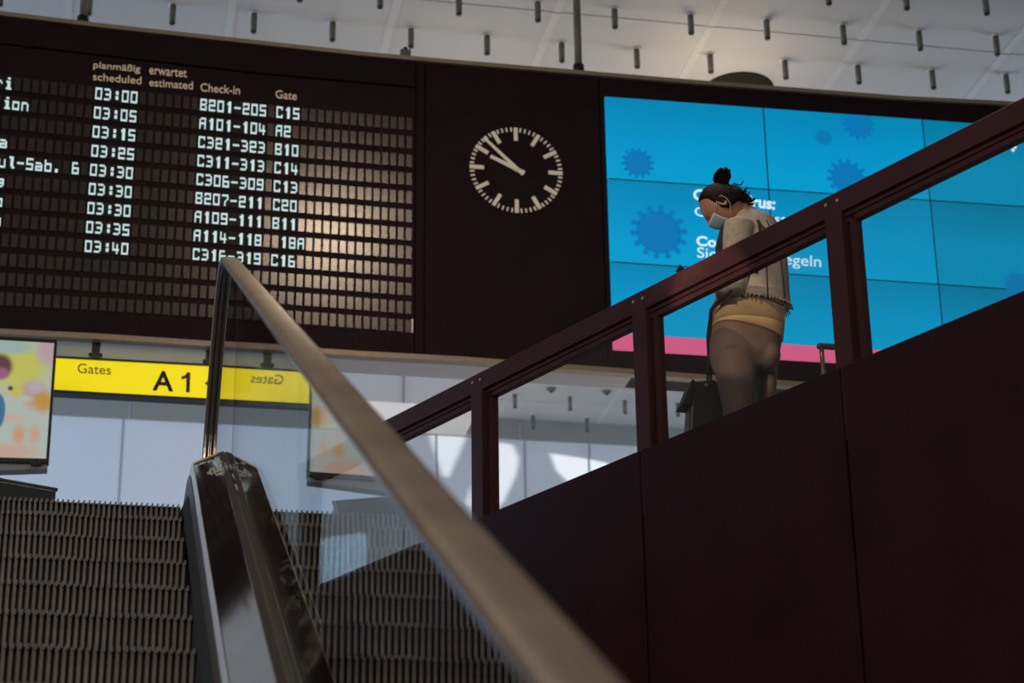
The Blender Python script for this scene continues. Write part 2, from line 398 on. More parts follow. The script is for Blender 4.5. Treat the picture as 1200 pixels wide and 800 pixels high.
tops = [Vector((x, BY-.012, top_z(x)-.004)) for x in (XL, -1.24, -.3, 1.9, XA)]
bots = [Vector((x, BY-.012, bot_z(x)+.004)) for x in (XL, -1.0, -.1, 1.9, XA)]
MB().prism(tops+hb[::-1], (0, .05, 0)).build('header_panel', M['brown'], board)
MB().prism(h2+bots[::-1], (0, .05, 0)).build('housing', M['brown'], board)
rows = {0: [(-11, 'r'), (-10, 'i'), (0, '03:00'), (12, 'B201-205'), (21, 'C15')], 1: [(-10, 'ion'), (0, '03:05'), (12, 'A101-104'), (21, 'A2')],
        2: [(0, '03:15'), (12, 'C321-323'), (21, 'B10')], 3: [(-10, 'a'), (0, '03:25'), (12, 'C311-313'), (21, 'C14')],
        4: [(-10, 'ul-Sab.'), (-2, '6'), (0, '03:30'), (12, 'C306-309'), (21, 'C13')], 5: [(-10, 'g'), (0, '03:30'), (12, 'B207-211'), (21, 'C20')],
        6: [(-10, 'o'), (0, '03:30'), (12, 'A109-111'), (21, 'B11')], 7: [(-10, 'o'), (0, '03:35'), (12, 'A114-118'), (22, '18A')],
        8: [(0, '03:40'), (12, 'C316-319'), (21, 'C16')]}
blank_bars = MB()
for r in range(12):
    used = {}
    for c0, s in rows.get(r, []):
        for k, ch in enumerate(s): used[c0+k] = ch
    m = MB(); t = MB(); bk = MB()
    for c in range(-22, 38):
        if c in used:
            bk.prism(cellquad(c-.46, c+.46, r-.36, r+.36, BY-.02), (0, .012, 0))
            g = FONT[used[c]]
            cw, rh = .74/5, .60/7
            for j in range(7):
                i = 0
                while i < 5:
                    if g[j][i] == '1':
                        e = i
                        while e < 5 and g[j][e] == '1': e += 1
                        t.prism(cellquad(c-.37+i*cw, c-.37+e*cw, r-.30+j*rh, r-.30+(j+1.02)*rh, BY-.026), (0, .0165, 0)); i = e
                    else: i += 1
        else:
            m.prism(cellquad(c-.36, c+.36, r-.335, r+.335, BY-.024), (0, .014, 0))
    m.prism(cellquad(-22.4, 37.36, r-.3, r+.3, BY-.0112), (0, .002, 0))
    fr = m.build('flap_row', M['flap'], board)
    if bk.v: bk.prism(cellquad(-12, 37.3, r-.3, r+.3, BY-.0108), (0, .002, 0)); bk.build('blank_flap', M['black'], fr)
    if t.v: t.prism(cellquad(-11.4, 37.2, r-.2, r+.2, BY-.0104), (0, .0015, 0)); t.build('row_letters', M['flaptext'], fr, normals=True)
m = MB()
for c in (25.5, 29.5, 33.5): m.prism(cellquad(c-.07, c+.07, -.5, 11.5, BY-.03), (0, .02, 0))
m.build('divider', M['black'], board)
for s, q in (('planmäßig', ((110, 72), (165, 77), (164, 87), (109, 82))), ('scheduled', ((109, 85.5), (166, 90), (165.5, 99), (109, 94))),
             ('erwartet', ((175, 78.5), (219, 82.5), (219, 91), (175, 87))), ('estimated', ((175, 92), (226, 96), (226, 105), (175, 101))),
             ('Check-in', ((235, 97.5), (281.5, 101), (281, 111), (235, 107))), ('Gate', ((323, 105.5), (348, 108), (347.5, 117.5), (323, 115)))):
    text_mesh(s, q, BY-.013, M['headtext'], 'header_text', board, .005, .004)
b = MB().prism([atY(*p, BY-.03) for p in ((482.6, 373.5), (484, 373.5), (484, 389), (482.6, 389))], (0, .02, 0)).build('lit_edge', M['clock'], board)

# ================================================================== clock
cc = Vector((3.117, BY-.004, 9.543)); R = .402
ck = thing('wall_clock', cc, 'round clock of cream marks and hands on the dark wall', 'clock')
def tick(a, r0, r1, wd, mb, y=0., th=.012):
    d = Vector((math.sin(a), 0, math.cos(a))); s = Vector((math.cos(a), 0, -math.sin(a)))
    c = cc+Vector((0, y, 0))
    mb.prism([c+d*r0-s*wd/2, c+d*r0+s*wd/2, c+d*r1+s*wd/2, c+d*r1-s*wd/2], (0, -th, 0))
for k in range(60):
    if k % 5: mb = MB(); tick(k*math.pi/30, R-.036, R, .013, mb); mb.build('minute_mark', M['clock'], ck)
for k in range(12):
    mb = MB(); tick(k*math.pi/6, R-.122, R, .033, mb); mb.build('hour_mark', M['clock'], ck)
def hand(tip, w0, w1, name, y):
    p = atY(*tip, BY); dx, dz = p.x-cc.x, p.z-cc.z; L = math.hypot(dx, dz)
    d = Vector((dx/L, 0, dz/L)); s = Vector((d.z, 0, -d.x)); c = cc+Vector((0, y, 0)); t = -.075
    MB().prism([c+d*t-s*w0/2, c+d*t+s*w0/2, c+d*L+s*w1/2, c+d*L-s*w1/2], (0, -.008, 0)).build(name, M['clock'], ck)
hand((574, 184.5), .036, .03, 'hour_hand', -.018); hand((566, 163.5), .032, .022, 'minute_hand', -.03)
MB().tube([cc+Vector((0, .004, 0)), cc+Vector((0, -.04, 0))], .016, 16).build('hub', M['clock'], ck, True)
MB().loft([[cc+Vector((math.cos(a)*(R+.02), .003-dy, math.sin(a)*(R+.02))) for a in np.linspace(0, 2*math.pi, 64, False)] for dy in (0, .002)]).build('dial', M['brown'], ck)

# ================================================================== video wall
def screen_mat(name, top, mid, low):
    m = bpy.data.materials.new(name); m.use_nodes = True; nt = m.node_tree; b = nt.nodes['Principled BSDF']
    b.inputs['Base Color'].default_value = (.004, .006, .01, 1); b.inputs['Roughness'].default_value = .5; b.inputs['Specular IOR Level'].default_value = .15
    tc = nt.nodes.new('ShaderNodeTexCoord'); sp = nt.nodes.new('ShaderNodeSeparateXYZ'); rp = nt.nodes.new('ShaderNodeValToRGB')
    ns = nt.nodes.new('ShaderNodeTexNoise'); ns.inputs['Scale'].default_value = 1.6; ad = nt.nodes.new('ShaderNodeMath'); ad.operation = 'MULTIPLY_ADD'
    ad.inputs[1].default_value = .35
    sb = nt.nodes.new('ShaderNodeMath'); sb.operation = 'SUBTRACT'; sb.inputs[1].default_value = .175
    nt.links.new(tc.outputs['Generated'], sp.inputs[0]); nt.links.new(tc.outputs['Generated'], ns.inputs['Vector'])
    nt.links.new(ns.outputs['Fac'], ad.inputs[0]); nt.links.new(sp.outputs['Z'], ad.inputs[2]); nt.links.new(ad.outputs[0], sb.inputs[0]); nt.links.new(sb.outputs[0], rp.inputs[0])
    e = rp.color_ramp.elements; e[0].position = .1; e[0].color = (*low, 1); e[1].position = .95; e[1].color = (*top, 1)
    k = e.new(.5); k.color = (*mid, 1)
    nt.links.new(rp.outputs[0], b.inputs['Emission Color']); b.inputs['Emission Strength'].default_value = 1.
    return m
VB = screen_mat('blue_video_screen', (0., .23, .44), (0., .285, .56), (.0, .32, .60))
VB2 = screen_mat('blue_video_screen_dimmer', (0., .185, .35), (0., .255, .47), (.0, .26, .48))
VP = mat('pink_video_band', (.02, .01, .01), .4, emit=(.66, .11, .25), strength=1.)
VV = mat('dark_blue_virus_graphic', (0, .01, .02), .4, emit=(.0, .175, .44), strength=1.)
VW = mat('white_video_letters', (.05, .05, .05), .4, emit=(.62, .85, .97), strength=1.)
vw = thing('video_wall', (6, BY, 8.9), 'blue video wall of joined screens with virus drawings and white text', 'video wall')
VY = BY-.03
vx = [atY(713, 260, BY).x, atY(898, 200, BY).x, atY(1090, 250, BY).x]; vx.append(vx[-1]+vx[2]-vx[1])
def vline(p, q):
    a, c = atY(*p, VY), atY(*q, VY); return lambda x: a.z+(c.z-a.z)*(x-a.x)/(c.x-a.x)
vz = [vline((708, 112.3), (1110, 141.5)), vline((711, 209), (1200, 242)), vline((715, 306.5), (1180, 338.5)), vline((718, 409.5), (985, 425))]
g = .0065
MB().prism([Vector((vx[0]+.01, VY+.004, vz[0](vx[0])-.02)), Vector((vx[3], VY+.004, vz[0](vx[3])-.02)), Vector((vx[3], VY+.004, vz[3](vx[3])+.02)), Vector((vx[0]+.01, VY+.004, vz[3](vx[0])+.02))], (0, .024, 0)).build('backing_frame', mat('dark_screen_bezel', (.002, .012, .02), .7, emit=None), vw)
for i in range(3):
    for j in range(3):
        x0, x1 = vx[i]+g*(i > 0), vx[i+1]-g
        pts = [Vector((x0, VY, vz[j](x0)-g)), Vector((x1, VY, vz[j](x1)-g)), Vector((x1, VY, vz[j+1](x1)+g)), Vector((x0, VY, vz[j+1](x0)+g))]
        if j == 2:
            zp = vline((718, 390), (985, 407))
            pk = [Vector((x0, VY, zp(x0))), Vector((x1, VY, zp(x1))), pts[2], pts[3]]
            pts[2] = Vector((x1, VY, zp(x1))); pts[3] = Vector((x0, VY, zp(x0)))
            MB().prism(pk, (0, .03, 0)).build('pink_band', VP, vw)
        MB().prism(pts, (0, .03, 0)).build('screen', VB if i < 2 else VB2, vw)
def clip(o):      # the picture ends at the edge of the screen
    for v in o.data.vertices: v.co.z = min(v.co.z, vz[0](v.co.x)-.008)
def virus(px, py, r):
    c = atY(px, py, VY); k = r/F_PX*np.dot(np.array(c)-EYE, fw)*1.02; m = MB(); n = 14
    m.prism([c+Vector((math.cos(a)*k*.82, 0, math.sin(a)*k*.82)) for a in np.linspace(0, 2*math.pi, 40, False)], (0, -.003, 0))
    for q in range(n):
        a = 2*math.pi*q/n+.1; d = Vector((math.cos(a), 0, math.sin(a))); s = Vector((-d.z, 0, d.x))
        m.prism([c+d*k*.7-s*k*.065, c+d*k*.7+s*k*.065, c+d*k*.93+s*k*.065, c+d*k*.93-s*k*.065], (0, -.003, 0))
        e = c+d*k*.93
        m.prism([e+Vector((math.cos(b)*k*.115, 0, math.sin(b)*k*.115)) for b in np.linspace(0, 2*math.pi, 10, False)], (0, -.0034, 0))
    clip(m.build('virus_drawing', VV, vw))
for v in ((747.5, 191, 19), (772, 272, 33), (965, 161, 10), (1006, 145, 20), (993, 209, 24), (1192, 333, 16)): virus(*v)
for s, q, bo in (('Coronavirus:', ((813, 221), (909, 232), (908, 246), (812, 234)), .03), ('Current restrictions', ((814, 242), (985, 257), (985, 269), (814, 253)), 0),
                 ('Corona:', ((816, 276), (879, 281), (879, 293), (816, 288)), .03), ('Sicherheitsregeln', ((817, 289.5), (962, 300), (962, 317), (817, 305.5)), 0)):
    text_mesh(s, q, VY-.001, VW, 'screen_text', vw, .003, bo)
m = MB()
for px, py, r in ((1184, 162, 1.6), (1191, 163, 1.6), (1189, 172, 3), (1193, 167, 2.2), (1187, 176, 2.5), (1197, 164, 2), (1199, 158, 2)):
    c = atY(px, py, VY); k = r*.0068
    m.prism([c+Vector((math.cos(b)*k, 0, math.sin(b)*k)) for b in np.linspace(0, 2*math.pi, 10, False)], (0, -.003, 0))
m.build('white_dots', VW, vw)

# ================================================================== gate sign and monitor
SY = 15.36
sg = thing('gate_sign', (0, SY, 7.6), 'long yellow gate sign hanging beside the monitor', 'sign')
tl, bl, tr, br = atY(65, 419.5, SY), atY(65, 457, SY), atY(262, 430, SY), atY(262, 468, SY)
tl.x = bl.x = -.62
MB().prism([tl, tr, br, bl], (0, .11, 0)).build('panel', M['signy'], sg)
dz = Vector((0, -.012, .016))
m = MB().prism([tl+dz, tr+dz, tr+Vector((0, -.012, 0)), tl+Vector((0, -.012, 0))], (0, .13, 0))
m.prism([bl+Vector((0, -.012, 0)), br+Vector((0, -.012, 0)), br+Vector((0, -.012, -.016)), bl+Vector((0, -.012, -.016))], (0, .13, 0))
m.build('edge_frame', M['blackmetal'], sg)
text_mesh('Gates', ((91, 425.5), (130, 428), (130, 439), (91, 437)), SY-.002, M['signgrey'], 'small_text', sg, .003)
text_mesh('A', ((179.5, 434), (204, 435.3), (203, 458.7), (178.5, 457.3)), SY-.002, M['signtext'], 'large_text', sg, .003, .02)
MB().prism([atY(x, y, SY-.002) for x, y in ((219, 436.2), (223.2, 436.4), (222.2, 459.7), (217.8, 459.5), (218.4, 443), (212.5, 444.6), (212.6, 441.2), (217, 439.6))], (0, -.003, 0)).build('large_text', M['signtext'], sg)
m = MB()
ar = [(240, 449), (247, 443), (249, 445), (246, 448), (258, 448.6), (258, 451), (246, 450.4), (249, 454), (247, 456)]
m.prism([atY(x, y, SY-.002) for x, y in ar], (0, -.003, 0)); m.build('arrow', M['signtext'], sg)
for px in (112, 246):
    q = atY(px, 415, SY+.05)
    m = MB().box((q.x, SY+.05, (q.z-.1+zs)/2), (.065, .05, zs-q.z+.08)).box((q.x, SY+.05, zs-.13), (.11, .06, .018)).box((q.x, SY+.05, zs-.02), (.07, .10, .02))
    m.build('bracket', mat('dark_bracket', (.05, .045, .03), .5), sg, bevel=.006)

TY = 14.6
tvp = [(-200, 383), (67, 397.5), (57, 543), (-206, 537)]
tv = thing('monitor', (-1.3, TY, 6.5), 'wide black framed monitor showing a blurred colourful picture', 'monitor')
P = [atY(*p, TY) for p in tvp]
MB().prism(P, (0, .07, 0)).build('case', M['blackmetal'], tv, bevel=.006)
def blob_mat(name, base, blobs):
    m = bpy.data.materials.new(name); m.use_nodes = True; nt = m.node_tree; b = nt.nodes['Principled BSDF']
    b.inputs['Base Color'].default_value = (.01, .01, .01, 1); b.inputs['Roughness'].default_value = .3
    tc = nt.nodes.new('ShaderNodeTexCoord'); prev = None
    sp = nt.nodes.new('ShaderNodeSeparateXYZ'); nt.links.new(tc.outputs['Generated'], sp.inputs[0])
    col = nt.nodes.new('ShaderNodeRGB'); col.outputs[0].default_value = (*base, 1); prev = col.outputs[0]
    for cx_, cz_, rx, rz, c, soft in blobs:
        mp = nt.nodes.new('ShaderNodeMapping'); mp.inputs['Location'].default_value = (-cx_/rx, 0, -cz_/rz); mp.inputs['Scale'].default_value = (1/rx, 0, 1/rz)
        nt.links.new(tc.outputs['Generated'], mp.inputs['Vector'])
        ln = nt.nodes.new('ShaderNodeVectorMath'); ln.operation = 'LENGTH'; nt.links.new(mp.outputs[0], ln.inputs[0])
        mr = nt.nodes.new('ShaderNodeMapRange'); mr.interpolation_type = 'SMOOTHSTEP'
        mr.inputs[1].default_value = 1-soft; mr.inputs[2].default_value = 1+soft; mr.inputs[3].default_value = 1; mr.inputs[4].default_value = 0
        nt.links.new(ln.outputs['Value'], mr.inputs[0])
        mx = nt.nodes.new('ShaderNodeMixRGB'); mx.inputs[2].default_value = (*c, 1)
        nt.links.new(mr.outputs[0], mx.inputs[0]); nt.links.new(prev, mx.inputs[1]); prev = mx.outputs[0]
    nt.links.new(prev, b.inputs['Emission Color']); b.inputs['Emission Strength'].default_value = .9
    return m
# picture coordinates: 0..1 across the whole screen; only its right quarter is in the photo
TVM = blob_mat('blurred_picture_on_monitor', (.40, .47, .43), [
    (.84, .80, .14, .20, (.52, .50, .10), .5), (.98, .93, .06, .12, (.45, .33, .36), .5), (.80, .95, .10, .06, (.30, .42, .40), .5),
    (.93, .55, .05, .10, (.50, .28, .16), .6), (.90, .60, .04, .05, (.45, .32, .30), .6), (.86, .52, .06, .03, (.44, .46, .45), .6),
    (.97, .50, .04, .08, (.47, .27, .05), .6), (.93, .62, .035, .04, (.45, .38, .47), .6), (.84, .58, .03, .05, (.53, .47, .08), .5),
    (.87, .22, .028, .07, (.56, .30, .16), .75), (.94, .23, .022, .07, (.56, .32, .22), .75), (.83, .08, .12, .06, (.52, .35, .27), .6),
    (.83, .35, .07, .03, (.52, .40, .33), .6), (.765, .40, .035, .15, (.03, .15, .27), .15), (.76, .78, .055, .10, (.10, .04, .045), .3),
    (.765, .72, .035, .05, (.30, .10, .22), .4), (.815, .60, .012, .02, (.12, .06, .05), .4),
    (.5, .5, .2, .4, (.45, .30, .22), .4), (.3, .7, .15, .2, (.20, .30, .45), .4), (.15, .4, .12, .3, (.5, .45, .2), .4)])
inset = [atY(*p, TY-.004) for p in ((-196, 387), (63.5, 402), (54, 537), (-202, 530))]
MB().prism(inset, (0, .003, 0)).build('screen', TVM, tv)
MB().prism([atY(*p, TY-.02) for p in ((36, 541.6), (48, 542), (48, 544.5), (36, 544))], (0, .03, 0)).build('sensor', M['blackmetal'], tv)
MB().prism([P[3]+Vector((0, .02, 0)), P[2]+Vector((-.01, .02, 0)), atY(55, 549, TY+.02), atY(-150, 556, TY+.02)], (0, .12, 0)).build('lower_cover', mat('pale_monitor_cover', (.22, .23, .26), .5), tv)
m = MB()
for x in (-1.9, -1.2): m.tube([(x, TY+.07, 7.2), (x, TY+.85, 7.2)], .025).tube([(x, TY+.85, 7.17), (x, TY+.85, zs-.01)], .025)
m.build('hanging_arm', M['blackmetal'], tv)

# ================================================================== low dark cabinet past the top of the escalator
lc = thing('low_cabinet', (-.9, 10.9, ZF), 'low dark cabinet past the top of the escalator, under the monitor', 'cabinet')
a, c = atY(-60, 558, 10.7), atY(66, 573, 10.9)
d = Vector((c.x-a.x, .2, 0)).normalized(); n = Vector((-d.y, d.x, 0)); zt = c.z-.01
e = Vector((c.x, 10.9, 0)); s0 = e-d*1.2
MB().prism([s0+Vector((0, 0, ZF)), e+Vector((0, 0, ZF)), e+Vector((0, 0, zt)), s0+Vector((0, 0, zt+.03))], n*.4).build('body', mat('dark_slate_laminate', (.02, .028, .034), .4), lc, bevel=.005)
MB().prism([s0+Vector((0, 0, zt+.03)), e+d*.01+Vector((0, 0, zt)), e+d*.01+Vector((0, 0, zt+.02)), s0+Vector((0, 0, zt+.05))], n*.42).build('top', mat('teal_edge_top', (.03, .055, .06), .3), lc, bevel=.004)

# ================================================================== escalator
AL = math.radians(26.933); CA, SA, TA = math.cos(AL), math.sin(AL), math.tan(AL)
XG = .405
def inc(b): return EYE[2]-b/CA          # height at Y=0 of an inclined line b below the eye
def path(z0, zh, R, y0, yend, n=12):
    """inclined line, curve, level run: list of (Y, z, tangent angle)"""
    Yc = (zh-z0)/TA; t = R*math.tan(AL/2); out = [(y0, z0+y0*TA, AL)]
    ys = Yc-t*CA; zz = z0+ys*TA
    cyy, czz = ys+R*SA, zz-R*CA
    for k in range(n+1):
        a = AL*(1-k/n); out.append((cyy-R*math.sin(a), czz+R*math.cos(a), a))
    out.append((yend, zh, 0.))
    return out
def sweep(pth, prof, m=None, caps=True):
    m = m or MB()
    rings = [[Vector((x, y-math.sin(a)*n, z+math.cos(a)*n)) for x, n in prof] for y, z, a in pth]
    return m.loft(rings, caps)
esc = thing('escalator', (-.25, .6, 0), 'escalator going up with ribbed metal steps and glass sided handrail', 'escalator')
STEP0, RISE = inc(1.44), .4*TA
ps = path(STEP0, ZF, 1.5, -.1, 12)
def pz(y): return float(np.interp(y, [p[0] for p in ps], [p[1] for p in ps]))
CP = .0218
sm = MB()
x0, x1 = -.755, .245
n = int((x1-x0)/CP)
sm.box(((x0+x1)/2, .213, -.024), (x1-x0, .374, .02))                       # tread plate
RP = [(.010, -.006), (.014, -.06), (.012, -.14), (.002, -.212)]              # riser, curving outwards towards its foot
sm.prism([(x0, y+.011, z) for y, z in RP]+[(x0, y+.03, z) for y, z in RP[::-1]], (x1-x0, 0, 0))
cl = MB()
for k in range(n+1):
    x = x0+(k+.25)*CP
    cl.box((x+.004, .2, -.009), (.0068, .40, .018))                                # tread cleats
    cl.prism([(x-.0052, y, z) for y, z in RP]+[(x-.0052, y+.014, z) for y, z in RP[::-1]], (.0104, 0, 0))
first = None
yk = 7.63
for k in range(-16, 6):
    y = yk+.4*k; z = pz(y) if y > 1 else STEP0+TA*y
    if z < .05: continue
    if first is None:
        first = sm.build('step', M['stepdark'], esc); o = first; o.matrix_parent_inverse = Matrix(); base = esc.location.copy()
        cleat = cl.build('cleats', M['step'], first); cleat.matrix_parent_inverse = Matrix()
    else:
        o = first.copy(); COL.objects.link(o); o.parent = esc
        c_ = cleat.copy(); COL.objects.link(c_); c_.parent = o
    o.location = Vector((0, y, z))-base
# skirt, brush, deck, glass, handrail
pdk = path(inc(1.17), ZF+.11, 1.5, 1.2, 10.4)
sweep(pdk, [(.262, -.10), (.274, -.10), (.274, -.30), (.262, -.30)]).build('skirt_panel', M['skirt'], esc)
sweep(pdk, [(.240, -.235), (.262, -.18), (.264, -.25), (.252, -.262)]).build('skirt_brush', M['brush'], esc)
sweep(pdk, [(.2745, -.052), (.270, -.056), (.266, -.098), (.274, -.105), (.30, -.105), (.30, -.056)]).build('deck_edge', M['alu'], esc)
sweep(pdk, [(.272, -.050), (.372, -.004), (.372, -.05), (.30, -.10), (.276, -.10)]).build('inner_deck', M['deck'], esc, bevel=.003)
sweep(pdk, [(.438, -.004), (.545, -.050), (.552, -.058), (.55, -.30), (.52, -.30), (.438, -.06)]).build('outer_deck', M['deck'], esc, bevel=.003)
sweep(pdk, [(.372, -.002), (.392, .006), (.392, -.04), (.372, -.04)]).build('gasket', M['gasket'], esc)
sweep(pdk, [(.418, .006), (.438, -.002), (.438, -.04), (.418, -.04)]).build('gasket', M['gasket'], esc)
sweep(pdk, [(.392, .001), (.418, .001), (.418, -.05), (.392, -.05)]).build('gasket', M['gasket'], esc)
ycr = [p for p in pdk if p[2] < math.radians(20)]
sweep(ycr[1:4], [(.272, -.046), (.372, 0.001), (.372, -.01), (.272, -.055)]).build('yellow_line', M['yellow'], esc)
# truss below
ptr = path(inc(1.47), ZF-.02, 1.5, .2, 10.4)
sweep(ptr, [(.30, 0.), (.55, -.0), (.55, -.75), (.30, -.75)]).build('truss_cladding', M['brown'], esc)
# handrail centre line
zh = 5.505
ph = path(inc(.437), zh, .8, .9, 9.42)
ctl = [(8.60, 5.495), (8.72, 5.50), (8.84, 5.475), (8.97, 5.415), (9.10, 5.325), (9.22, 5.225), (9.34, 5.11), (9.45, 4.98), (9.53, 4.84), (9.555, 4.72), (9.50, 4.61), (9.38, 4.55), (9.22, 4.53), (9.1, 4.53)]
def spline(c, k=5):
    c = [np.array(p) for p in c]; o = []
    for i in range(len(c)-1):
        p0, p1, p2, p3 = c[max(i-1, 0)], c[i], c[i+1], c[min(i+2, len(c)-1)]
        for t in np.linspace(0, 1, k, False):
            o.append(.5*(2*p1+(p2-p0)*t+(2*p0-5*p1+4*p2-p3)*t*t+(3*p1-p0-3*p2+p3)*t**3))
    return o+[c[-1]]
nw = spline(ctl); full = [p for p in ph[:-1] if p[0] < 8.55]
for i, p in enumerate(nw):
    d = nw[min(i+1, len(nw)-1)]-nw[max(i-1, 0)]; full.append((p[0], p[1], math.atan2(d[1], d[0])))
hw, ht = .039, .015
hp = [(XG+hw*math.copysign(abs(math.cos(t))**.55, math.cos(t)), ht*math.copysign(abs(math.sin(t))**.75, math.sin(t))) for t in np.linspace(0, 2*math.pi, 20, False)]
sweep(full, hp).build('handrail', M['rubber'], esc, True)
sweep(full, [(XG-.026, -.012), (XG+.026, -.012), (XG+.022, -.026), (XG-.022, -.026)]).build('handrail_guide', M['gasket'], esc)
for xa, wd, zz_ in ((-.029, .011, -.0155), (-.010, .0055, -.0275), (.008, .0055, -.0275), (.031, .007, -.0155)):
    sweep(full, [(XG+xa-wd/2, -.012), (XG+xa+wd/2, -.012), (XG+xa+wd/2, zz_-.003), (XG+xa-wd/2, zz_-.003)]).build('guide_strip', M['steel'], esc)
# glass sheets between deck and handrail, split by a joint
def zon(pth, y): return float(np.interp(y, [p[0] for p in pth if p[2] >= 0], [p[1] for p in pth if p[2] >= 0]))
def sheet(y0, y1, newel=False):
    ysx = list(np.linspace(y0, y1, 24))
    topl = [(y, zon(full, y)-.035) for y in ysx]; botl = [(y, zon(pdk, y)+.0) for y in ysx]
    if newel: topl = [q for q in topl if q[0] < 8.55]+[(y+math.sin(a)*.035, z-math.cos(a)*.035) for i_, (y, z, a) in enumerate(full) if y > 8.58 and i_ > 4 and not (i_ > len(full)-4)]
    pts = [Vector((XG-.006, y, z)) for y, z in topl]+[Vector((XG-.006, y, z)) for y, z in botl[::-1]]
    return MB().prism(pts, (.012, 0, 0)).build('glass_panel', GLASS, esc)
MB().box((XG, 7.453, (zon(pdk, 7.45)+zon(full, 7.45))/2), (.013, .007, zon(full, 7.45)-zon(pdk, 7.45)-.05)).build('glass_joint', M['black'], esc)
sheet(1.25, 4.6); sheet(4.606, 7.45); sheet(7.456, 9.2, True)
# scratches and peeled stickers on the deck
dk = MB()
def on_deck(px, py, right=False):
    """a point of the deck's sloping face seen at the pixel"""
    pl = Vector((.0, 0, 0)); s = (.046/.1)*( -1 if right else 1)
    nI = np.array([0, -SA, CA]); nrm = nI-np.array([s, 0, 0])
    p0 = np.array([.322 if not right else .49, 0, inc(1.17)])+nI*(-.027)
    return hit(px, py, nrm, float(nrm@(p0+nI*.0012)))
def stroke(pts, wd=.0035, right=False):
    p = [on_deck(*q, right) for q in pts]; dk.tube(p, wd/2, 5)
rs = random.Random(3)
for k in range(9):
    cx_, cy_ = rs.uniform(243, 262), rs.uniform(541, 556); L = rs.uniform(2, 6)
    stroke([(cx_, cy_), (cx_+L*.6, cy_-L*.35), (cx_+L, cy_+rs.uniform(-1, 1))], rs.uniform(.004, .012))
stroke([(250, 553), (262, 549), (263, 553), (254, 556), (250, 553)], .005)
stroke([(259, 546), (264, 543), (266, 551)], .005)
for q in (((270, 545), (272, 550)), ((273, 556), (276, 562)), ((276, 568), (279, 575))): stroke(q, .008)
for k in range(20):
    cy_ = rs.uniform(560, 616); cx_ = 287+(cy_-545)*.33+rs.uniform(5, 24); L = rs.uniform(2, 6)
    stroke([(cx_, cy_), (cx_+L*.3, cy_+L*.7), (cx_+L, cy_+L*.4)], rs.uniform(.005, .012), True)
stroke([(331, 659), (339, 655)], .006, True)
for q in (((330, 668), (337, 662), (346, 668), (348, 676), (343, 684), (335, 683), (330, 676)),):
    stroke(q, .009, True)
stroke([(340, 700), (345, 698), (343, 704), (349, 703)], .004, True); stroke([(345, 711), (351, 704)], .004, True); stroke([(346, 704), (352, 711)], .004, True)
stroke([(350, 694), (356, 693), (356, 699), (350, 699), (350, 694)], .004, True); stroke([(357, 706), (363, 699)], .004, True); stroke([(357, 699), (364, 707)], .004, True)
o = dk.build('scratch_marks', mat('pale_scratch', (.42, .44, .42), .5), esc); o['label'] = 'pale scratches and torn sticker bits'

# ================================================================== railing of the upper floor
ZR, ZP = 5.45, 4.672
rg = thing('railing', rl(0, ZF), 'dark brown steel railing with glass panes along the upper floor', 'railing')
S0, S1 = -.98, 6.6
MB().prism([rl(S0, ZR-.098, .0), rl(S1, ZR-.098, .0), rl(S1, ZR, .0), rl(S0, ZR, .0)], -RN*.085).build('top_rail', M['railbrown'], rg, bevel=.004)
posts = [sx(552, 470), sx(742.5, 420), sx(972, 330)]
gaps = posts[1]-posts[0], posts[2]-posts[1]
pw = sx(565, 500)-sx(552, 500)
posts = [posts[0]-gaps[0]]+posts+[posts[2]+gaps[1], posts[2]+2*gaps[1], posts[2]+3*gaps[1]]
posts[0] = -.96
struct(MB().prism([rl(seams[0], 0, -.052), rl(seams[-1], 0, -.052), rl(seams[-1], ZP-.06, -.052), rl(seams[0], ZP-.06, -.052)], -RN*.04).build('wall_right_backing', M['black']))  # black sheet added to stop light coming through the panel gaps
for k, s in enumerate(posts):
    if s > S1-.1: continue
    po = MB().prism([rl(s, ZF, .001), rl(s+pw, ZF, .001), rl(s+pw, ZR-.03, .001), rl(s, ZR-.03, .001)], -RN*.075).build('post', M['railbrown'], rg, bevel=.003)
    m = MB()
    for ds, dz_ in ((.015, -.038), (pw*.85, -.042)):
        c = rl(s+ds, ZR+dz_, .001); m.tube([c-RN*.002, c+RN*.003], .0075, 10)
    m.build('screw', M['screw'], po)
    if k < len(posts)-1:
        a, c = s+pw, posts[k+1]; c = min(c, S1)
        f = MB(); y0, y1 = -.028, -.066
        zt = ZR-.098
        f.prism([rl(a, zt-.012, y0), rl(c, zt-.012, y0), rl(c, zt-.046, y0), rl(a, zt-.046, y0)], RN*(y1-y0))
        f.prism([rl(a+.018, ZP, y0), rl(a+.05, ZP, y0), rl(a+.05, zt-.02, y0), rl(a+.018, zt-.02, y0)], RN*(y1-y0))
        f.prism([rl(c-.03, ZP, y0-.01), rl(c-.012, ZP, y0-.01), rl(c-.012, zt-.02, y0-.01), rl(c-.03, zt-.02, y0-.01)], RN*(y1-y0))
        f.prism([rl(a, ZP-.05, y0), rl(c, ZP-.05, y0), rl(c, ZP+.004, y0), rl(a, ZP+.004, y0)], RN*(y1-y0))
        f.prism([rl(a, zt-.02, y0+.008), rl(c, zt-.02, y0+.008), rl(c, zt+.01, y0+.008), rl(a, zt+.01, y0+.008)], RN*(y1-y0-.02))
        fo = f.build('pane_frame', M['railbrown'], rg)
        MB().prism([rl(a+.04, ZP-.02, -.042), rl(c-.02, ZP-.02, -.042), rl(c-.02, zt-.03, -.042), rl(a+.04, zt-.03, -.042)], -RN*.010).build('glass_pane', GLASS2, fo)
